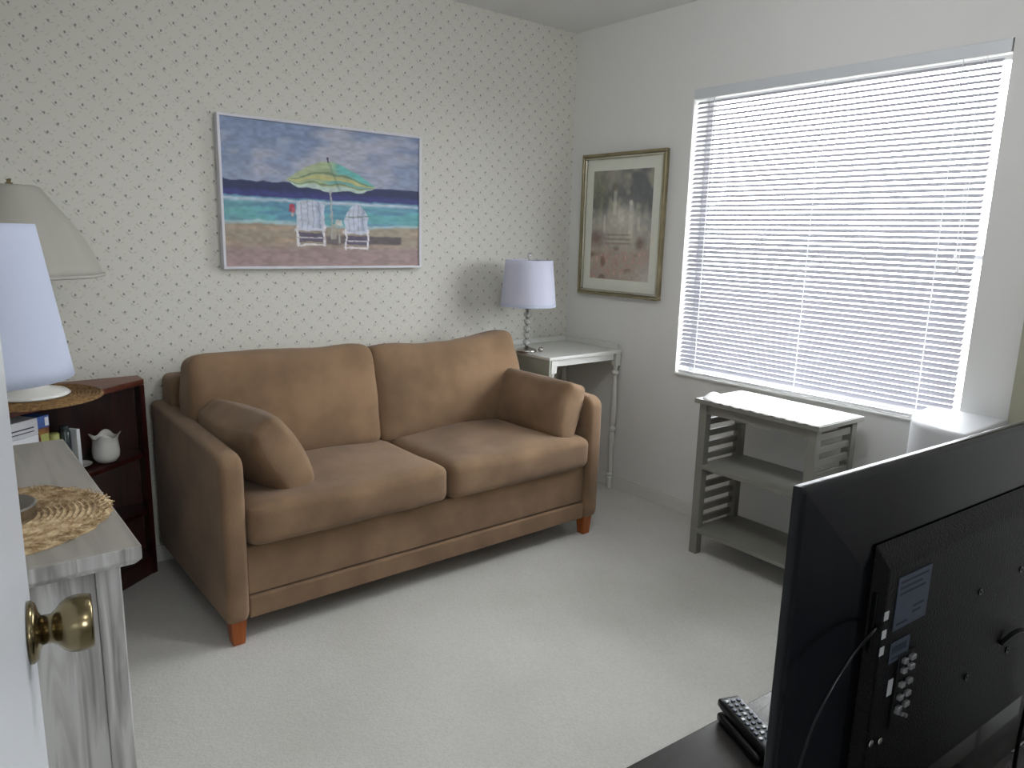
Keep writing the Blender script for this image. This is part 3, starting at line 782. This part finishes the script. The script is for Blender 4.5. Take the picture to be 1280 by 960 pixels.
st = [('print_line', -.055, .060, .020, .026, M_['ink']), ('print_line', -.040, .050, .036, .040, M_['ink'])]
carton(cxs, cys, .500, .150, .10, .085, M_['greycard'], 'paper_box', 'white printed box, bottom one of the stack at the left of the bookcase shelf', 'box', st)
carton(cxs, cys, .5855, .148, .10, .105, M_['white'], 'paper_box', 'white box with dark lines of print, middle of the stack on the bookcase shelf', 'box',
       [('print_line', -.060, -.005, .084, .092, M_['ink']), ('print_line', .000, .030, .070, .074, M_['ink']), ('print_line', -.010, .020, .050, .054, M_['ink']), ('print_line', -.005, .025, .030, .034, M_['ink'])])
carton(cxs, cys, .6910, .150, .10, .055, M_['greycard'], 'paper_box', 'pale grey flat box on top of the white box stack on the bookcase shelf', 'box',
       [('print_line', -.050, .060, .026, .030, M_['ink']), ('print_line', -.050, .060, .014, .017, M_['ink'])])
cx2, cy2 = -2.608+SH.x, -.262+SH.y
carton(cx2, cy2, .500, .040, .06, .200, M_['amber'], 'amber_box', 'narrow brown and yellow box beside the white box stack on the bookcase shelf', 'box',
       [('label_patch', -.014, .016, .12, .18, M_['lime'])])
carton(cx2, cy2, .7005, .046, .06, .040, M_['bluebox'], 'blue_box', 'small blue and white box on top of the brown one on the bookcase shelf', 'box',
       [('label_patch', .006, .020, .006, .034, M_['white'])])
tag(mk('candle', MB().lathe([(0, 0), (.019, 0), (.020, .002), (.020, .162), (.018, .165), (0, .163)], (-2.562+SH.x, -.235+SH.y, .5005), 28), M_['lime'], smooth=True),
    'pale green pillar candle on the bookcase shelf between the brown box and dark jar', 'candle')
tag(mk('dark_jar', MB().lathe([(0, 0), (.017, 0), (.018, .004), (.018, .160), (.013, .168), (.014, .170), (.014, .182), (0, .183)], (-2.524+SH.x, -.215+SH.y, .5005), 28), M_['darkjar'], smooth=True),
    'dark glass jar on the bookcase shelf right of the green candle', 'jar')
carton(-2.497+SH.x, -.215+SH.y, .500, .014, .04, .168, M_['white'], 'white_carton', 'slim white carton at the right of the dark jar on the bookcase shelf', 'box')

# ------------------------------------------------------------------ pickled oak dresser
DZ = .760
dr = thing('dresser', 'whitewashed oak dresser in the left foreground beside the open door', 'dresser', (-2.87, -1.2, 0))
dx1, dx0, dy0, dy1 = -2.652, XL+.02, -1.645, -.745
X = None
# top slab with chamfered edges
tp = MB(); zz0, zz1 = DZ-.042, DZ; c = .010
def slab(mb, x0, x1, y0, y1):
    lv = [(x0, x1-.012, y0+.010, y1, zz0), (x0, x1, y0, y1, zz0+.012), (x0, x1, y0, y1, zz1-.003), (x0, x1-.003, y0+.003, y1, zz1)]
    V = []; F = []
    for a, b, c_, d, z in lv: V += [(a, c_, z), (b, c_, z), (b, d, z), (a, d, z)]
    for k in range(3):
        for i in range(4): F.append((4*k+i, 4*k+(i+1) % 4, 4*k+4+(i+1) % 4, 4*k+4+i))
    F += [(3, 2, 1, 0), (12, 13, 14, 15)]
    return mb.add(V, F)
tpo = mk('top', slab(tp, dx0, dx1, dy0, dy1), M_['pickled'], dr, bevel=.0015)
tpo.data.materials.append(M_['pickledtop_dim'])
for pg in tpo.data.polygons: pg.material_index = 1 if pg.normal.z > .6 else 0  # upward faces take the dimmer copy, edges keep the brighter one
sd = MB(); bx1 = dx1-.034; by0 = dy0+.028; by1 = dy1-.02
sd.box(dx0+.01, bx1-.045, by0+.006, by0+.024, .06, zz0-.0005)
mk('side_panel', sd, M_['pickled'], dr)
mk('corner_post', MB().box(bx1-.044, bx1, by0, by0+.044, .001, zz0-.0005), M_['pickled'], dr, bevel=.003)
mk('corner_post', MB().box(bx1-.044, bx1, by1-.044, by1, .001, zz0-.0005), M_['pickled'], dr, bevel=.003)
mk('front_board', MB().box(bx1-.03, bx1-.006, by0+.045, by1-.045, .06, zz0-.0005), M_['pickled'], dr)
mk('far_panel', MB().box(dx0+.01, bx1-.045, by1-.024, by1-.006, .06, zz0-.0005), M_['pickled'], dr)
MX, MY = -2.862, -1.372
strawmat('straw_placemat', (MX, MY), .208, DZ+.0005, M_['straw'], 'round natural straw mat on the whitewashed dresser, under the white lamp', spiky=True)
l1 = thing('foreground_lamp', 'table lamp with plain white tapered shade on the dresser, nearest the door', 'lamp', (MX, MY, DZ+.010))
mk('base', MB().lathe([(0, 0), (.072, 0), (.074, .003), (.074, .024), (.070, .027), (.020, .028), (.012, .032), (0, .032)], (MX, MY, DZ+.0115), 48), M_['chrome'], l1, smooth=False)
mk('stem', MB().lathe([(0, 0), (.009, 0), (.009, .50), (0, .50)], (MX, MY, DZ+.044), 16), M_['chrome'], l1, smooth=True)
mk('lamp_shade', shell(.163, 1.060, .119, 1.360, c=(MX, MY, 0), n=80), M_['shade'], l1, smooth=True)
sp = MB()
for k in range(3):
    a = k*2*PI/3+.2; sp.tube([(MX, MY, 1.300), (MX+.126*math.cos(a), MY+.126*math.sin(a), 1.300)], .002, 6)
mk('shade_spider', sp, M_['chrome'], l1)

# ------------------------------------------------------------------ TV stand, television, remote
SZ = .500
s_ang = math.radians(-4.0)
TU = Vector((math.cos(s_ang), math.sin(s_ang), 0)); TN = Vector((math.sin(s_ang), -math.cos(s_ang), 0))   # n: towards camera side (back of TV)
TP = Vector((-2.298, -2.766, 1.130))
TX = Matrix(((TU.x, 0, TN.x, TP.x), (TU.y, 0, TN.y, TP.y), (0, 1, 0, TP.z), (0, 0, 0, 1)))     # local: x right, y up, z back-of-TV outwards
ts = thing('tv_stand', 'low dark espresso media stand in the right foreground', 'tv stand', (-1.85, -2.66, 0))
SX = Matrix(((TU.x, -TN.x, 0, -2.109), (TU.y, -TN.y, 0, -2.419), (0, 0, 1, 0), (0, 0, 0, 1)))    # x along front edge, y towards sofa
mk('top', MB().box(-.12, .85, -.44, 0, SZ-.03, SZ, SX), M_['stand'], ts, bevel=.0025)
mk('side_panel', MB().box(-.11, -.088, -.43, -.01, .001, SZ-.0305, SX), M_['stand'], ts)
mk('side_panel', MB().box(.82, .842, -.43, -.01, .001, SZ-.0305, SX), M_['stand'], ts)
mk('shelf', MB().box(-.0875, .8195, -.42, -.02, .22, .24, SX), M_['stand'], ts)
mk('bottom_panel', MB().box(-.0875, .8195, -.42, -.02, .04, .06, SX), M_['stand'], ts)

tv = thing('television', 'black flat-screen television seen from behind, right foreground', 'television', tuple(TX @ Vector((.37, -.6, -.02))))
W, H = .722, .575
def tvbody():
    mb = MB(); V = []; F = []
    lv = [(.000, .000), (.000, .0075), (.0015, .0105), (.006, .0125), (.020, .0145), (.026, .0155), (.095, .0255), (.100, .026)]
    for ins, z in lv:
        V += [(ins, -ins, z), (W-ins, -ins, z), (W-ins, -H+ins, z), (ins, -H+ins, z)]
    for k in range(len(lv)-1):
        for i in range(4): F.append((4*k+i, 4*k+(i+1) % 4, 4*k+4+(i+1) % 4, 4*k+4+i))
    n = len(V); F += [(3, 2, 1, 0), (n-4, n-3, n-2, n-1)]
    return mb.add(V, F, TX)
mk('back_cover', tvbody(), M_['blackg'], tv, bevel=.003, seg=3, angle=20)
mk('screen', MB().box(.016, W-.016, -H+.035, -.016, -.0012, -.0002, TX), M_['screen'], tv)
def hump():
    mb = MB()
    lv = [((.1225, -.081, .640, -.435), .0255), ((.1290, -.104, .632, -.420), .0395), ((.132, -.108, .629, -.417), .0405)]
    V = []; F = []
    for (x0, y0, x1, y1), z in lv: V += [(x0, y0, z), (x1, y0, z), (x1, y1, z), (x0, y1, z)]
    for k in range(2):
        for i in range(4): F.append((4*k+i, 4*k+(i+1) % 4, 4*k+4+(i+1) % 4, 4*k+4+i))
    F += [(3, 2, 1, 0), (8, 9, 10, 11)]
    return mb.add(V, F, TX)
mk('rear_housing', hump(), M_['blackm'], tv, bevel=.003, seg=3, angle=15)
zf = .0405
TX0 = TX; TX = TX0 @ Matrix.Translation((-.0147, .006, 0))
def tvp(name, x0, x1, y0, y1, z0, z1, m, bevel=0, label=None, parent=None):
    return mk(name, MB().box(x0, x1, y1, y0, z0, z1, TX), m, parent or tv, bevel=bevel, label=label)
lb = tvp('rating_label', .1665, .2385, -.1265, -.190, zf+.0002, zf+.0008, M_['label'])
for k, (x0, x1, y) in enumerate(((.172, .232, -.132), (.172, .220, -.139), (.172, .228, -.146), (.205, .230, -.168), (.205, .224, -.175), (.172, .196, -.182))):
    tvp('print_line', x0, x1, y, y-.0025, zf+.0009, zf+.0011, M_['ink'], parent=lb)
l2b = tvp('serial_label', .168, .209, -.205, -.230, zf+.0002, zf+.0008, M_['label'])
for k in range(9): tvp('bar', .172+k*.0036, .1735+k*.0036, -.210, -.219, zf+.0009, zf+.0011, M_['ink'], parent=l2b)
tvp('print_line', .172, .203, -.224, -.226, zf+.0009, zf+.0011, M_['ink'], parent=l2b)
for y in (-.166, -.188, -.208): tvp('port_icon', .145, .1535, y+.0055, y-.0045, zf+.0002, zf+.0008, M_['white'], label='small white printed port symbol')
tvp('port_icon', .174, .184, -.252, -.272, zf+.0002, zf+.0008, M_['white'], label='white square sticker')
pb = tvp('connector_panel', .188, .226, -.226, -.318, zf+.0001, zf+.0016, M_['black'], .001)
for k, y in enumerate((-.232, -.244, -.262, -.278, -.292)):
    mk('socket', MB().box(.194, .202, y-.004, y+.002, zf+.0018, zf+.007, TX).box(.209, .219, y-.004, y+.002, zf+.0018, zf+.007, TX), M_['metalport'], tv, bevel=.001, label='shiny steel connector')
for k in range(3):
    y = -.302-.006*k; mk('socket', MB().lathe([(0, 0), (.0025, 0), (.0025, .004), (0, .004)], (0, 0, 0), 12, TX @ Matrix.Translation((.196+.011*k, y+.004, zf+.0018))), M_['metalport'], tv)
for x, y in ((.148, -.322), (.168, -.327)):
    mk('screw', MB().lathe([(0, 0), (.0045, 0), (.004, .002), (0, .0025)], (0, 0, 0), 16, TX @ Matrix.Translation((x+.004, y, zf+.0002))), M_['chrome'], tv, smooth=True)
for x, y in ((.38, -.20), (.50, -.20), (.38, -.32), (.50, -.32)):
    mk('mounting_hole', MB().lathe([(.0022, 0), (.0045, 0), (.0045, .0012), (.0022, .0012)], (0, 0, 0), 16, TX @ Matrix.Translation((x, y, zf+.0002)), closed=True), M_['blackg'], tv)
mk('side_port_recess', MB().box(.1385, .1425, -.21, -.14, .0262, .034, TX), M_['blackg'], tv, bevel=.001)
def tvcurve(name, P, r, m):
    Q = []
    n = len(P)
    for i in range(n-1):
        p0, p1, p2, p3 = [Vector(P[max(0, min(n-1, i+k))]) for k in (-1, 0, 1, 2)]
        for t in np.linspace(0, 1, 8, endpoint=False):
            t = float(t); Q.append(.5*((2*p1)+(p2-p0)*t+(2*p0-5*p1+4*p2-p3)*t*t+(3*p1-p0-3*p2+p3)*t**3))
    Q.append(Vector(P[-1]))
    return mk(name, MB().tube([TX @ q for q in Q], r, 8), m, tv, smooth=True)
tvcurve('cable', [(.140, -.178, .036), (.118, -.176, .042), (.085, -.190, .043), (.052, -.216, .043), (.024, -.254, .043), (.004, -.312, .044), (-.002, -.40, .042), (.004, -.52, .042), (.03, -.618, .05)], .0021, M_['blackg'])
tvcurve('power_cable', [(.47, -.300, .0425), (.50, -.287, .050), (.53, -.300, .054), (.552, -.345, .055), (.566, -.42, .055), (.572, -.52, .052), (.574, -.612, .06)], .003, M_['black'])

TX = TX0
# stand foot of the television
mk('neck', MB().box(.33, .41, -.605, -.5755, .004, .034, TX), M_['black'], tv)
mk('foot', MB().box(.14, .60, -.6285, -.6055, -.12, .085, TX), M_['blackg'], tv, bevel=.004)

WB = Matrix.Translation((-1.538, -2.806, 0)) @ Matrix.Rotation(s_ang, 4, 'Z')
wb = thing('white_storage_box', 'white lidded box on the media stand, just past the right edge of the television', 'box', (-1.46, -2.75, SZ))
mk('box_body', MB().box(0, .16, 0, .12, SZ+.0005, SZ+.120, WB), M_['white'], wb, bevel=.002)
mk('lid', MB().box(-.003, .163, -.003, .123, SZ+.1205, SZ+.142, WB), M_['white'], wb, bevel=.003)

# remote and the flat black block it lies on
def rb(cx, cy, ang, z): return Matrix.Translation((cx, cy, z)) @ Matrix.Rotation(ang, 4, 'Z')
RA = math.radians(-113)
CXm = rb(-1.885, -2.505, RA, SZ+.0005)
tag(mk('black_block', MB().cushion((.130, .050, .018), .006, cuts=6, X=CXm @ Matrix.Translation((0, 0, .009))), M_['black'], smooth=True),
    'flat black block on the dark media stand, under the remote control', 'case')
rm = thing('remote_control', 'black remote control on the dark media stand beside the television', 'remote control', (-1.850, -2.470, SZ+.0195))
RX = rb(-1.882, -2.512, RA, SZ+.0195)
mk('body', MB().cushion((.165, .046, .018), .006, cuts=8, X=RX @ Matrix.Translation((0, 0, .009))), M_['black'], rm, smooth=True)
for i in range(9):
    for j in range(3):
        X = RX @ Matrix.Translation((-.066+i*.013, -.012+j*.012, .0185))
        mk('button', MB().box(-.0032, .0032, -.003, .003, -.0005, .0012, X), M_['label'] if (i+j) % 4 else M_['white'], rm, bevel=.0006)

# ------------------------------------------------------------------ light
WORLD = 20.0
wd = bpy.data.worlds.new('sky'); S.world = wd; wd.use_nodes = True
nt = wd.node_tree; bg = nt.nodes['Background']
tc = nt.nodes.new('ShaderNodeTexCoord'); sx = nt.nodes.new('ShaderNodeSeparateXYZ'); rp = nt.nodes.new('ShaderNodeValToRGB'); mr = nt.nodes.new('ShaderNodeMapRange')
nt.links.new(tc.outputs['Generated'], sx.inputs[0]); nt.links.new(sx.outputs[2], mr.inputs['Value'])
mr.inputs['From Min'].default_value = -1; mr.inputs['From Max'].default_value = 1
nt.links.new(mr.outputs[0], rp.inputs[0]); nt.links.new(rp.outputs[0], bg.inputs[0])
e = rp.color_ramp.elements; e[0].position = .46; e[0].color = (.19, .19, .18, 1); e[1].position = .52; e[1].color = (.92, .96, 1.0, 1)
bg.inputs[1].default_value = WORLD
pl = bpy.data.lights.new('window_portal', 'AREA'); pl.shape = 'RECTANGLE'; pl.size = WZ1-WZ0; pl.size_y = WY1-WY0; pl.cycles.is_portal = True
po = bpy.data.objects.new('window_portal', pl); link(po); po.location = (.1385, (WY0+WY1)/2, (WZ0+WZ1)/2); po.rotation_euler = (0, PI/2, 0)
p2 = bpy.data.lights.new('hall_fill_portal', 'AREA'); p2.shape = 'RECTANGLE'; p2.size = HX1-HX0; p2.size_y = HZ1-HZ0; p2.cycles.is_portal = True  # portal of the added hall fill window
p2o = bpy.data.objects.new('hall_fill_portal', p2); link(p2o); p2o.location = ((HX0+HX1)/2, -4.735, (HZ0+HZ1)/2); p2o.rotation_euler = (PI/2, 0, 0)
# unseen globes added as fill light: one in the room, one in the hall
def fill_globe_light(name, label, x, y, strength):
    em, nt, b = base_mat('fill_glow')
    b.inputs['Base Color'].default_value = (.9, .9, .88, 1)
    b.inputs['Emission Color'].default_value = (.98, .99, 1.0, 1); b.inputs['Emission Strength'].default_value = strength
    t = thing(name, label, 'fill light', (x, y, RH-.30))
    mk('globe', MB().lathe([(0, 0)]+[(.13*math.sin(PI*k/14), .13*(1-math.cos(PI*k/14))) for k in range(1, 14)]+[(0, .26)], (x, y, RH-.30), 28), em, t, smooth=True)
    mk('base', MB().lathe([(0, 0), (.05, 0), (.065, .02), (.065, .039), (0, .039)], (x, y, RH-.0395), 28), M_['vinyl'], t, smooth=False)
    return t
fill_globe_light('fill_globe', 'unseen globe added as fill light over the middle of the room', -1.50, -1.85, 34)
fill_globe_light('fill_globe', 'unseen globe added as fill light in the hall outside the door', -2.3, -3.9, 14)

# ------------------------------------------------------------------ camera
R3 = np.array([[.77717091, -.62876129, .02578015], [-.10455508, -.1694145, -.97998314], [.62054299, .75891895, -.1974042]])
cm = bpy.data.cameras.new('camera'); cam = bpy.data.objects.new('camera', cm); link(cam)
cm.sensor_width = 36; cm.lens = 922.05/1280*36; cm.clip_start = .02
Xr, Yd, Zf = [Vector(r) for r in R3.tolist()]
cam.matrix_world = Matrix(((Xr.x, -Yd.x, -Zf.x, -2.94739), (Xr.y, -Yd.y, -Zf.y, -3.12341), (Xr.z, -Yd.z, -Zf.z, 1.36199), (0, 0, 0, 1)))
S.camera = cam
S.view_settings.view_transform = 'Standard'; S.view_settings.look = 'None'; S.view_settings.gamma = 1
S.view_settings.use_curve_mapping = False; S.view_settings.exposure = 0.0
cy = S.cycles
cy.use_denoising = True; cy.max_bounces = 10; cy.diffuse_bounces = 6; cy.glossy_bounces = 4; cy.transmission_bounces = 8; cy.transparent_max_bounces = 12
cy.caustics_reflective = False; cy.caustics_refractive = False; cy.sample_clamp_indirect = 8
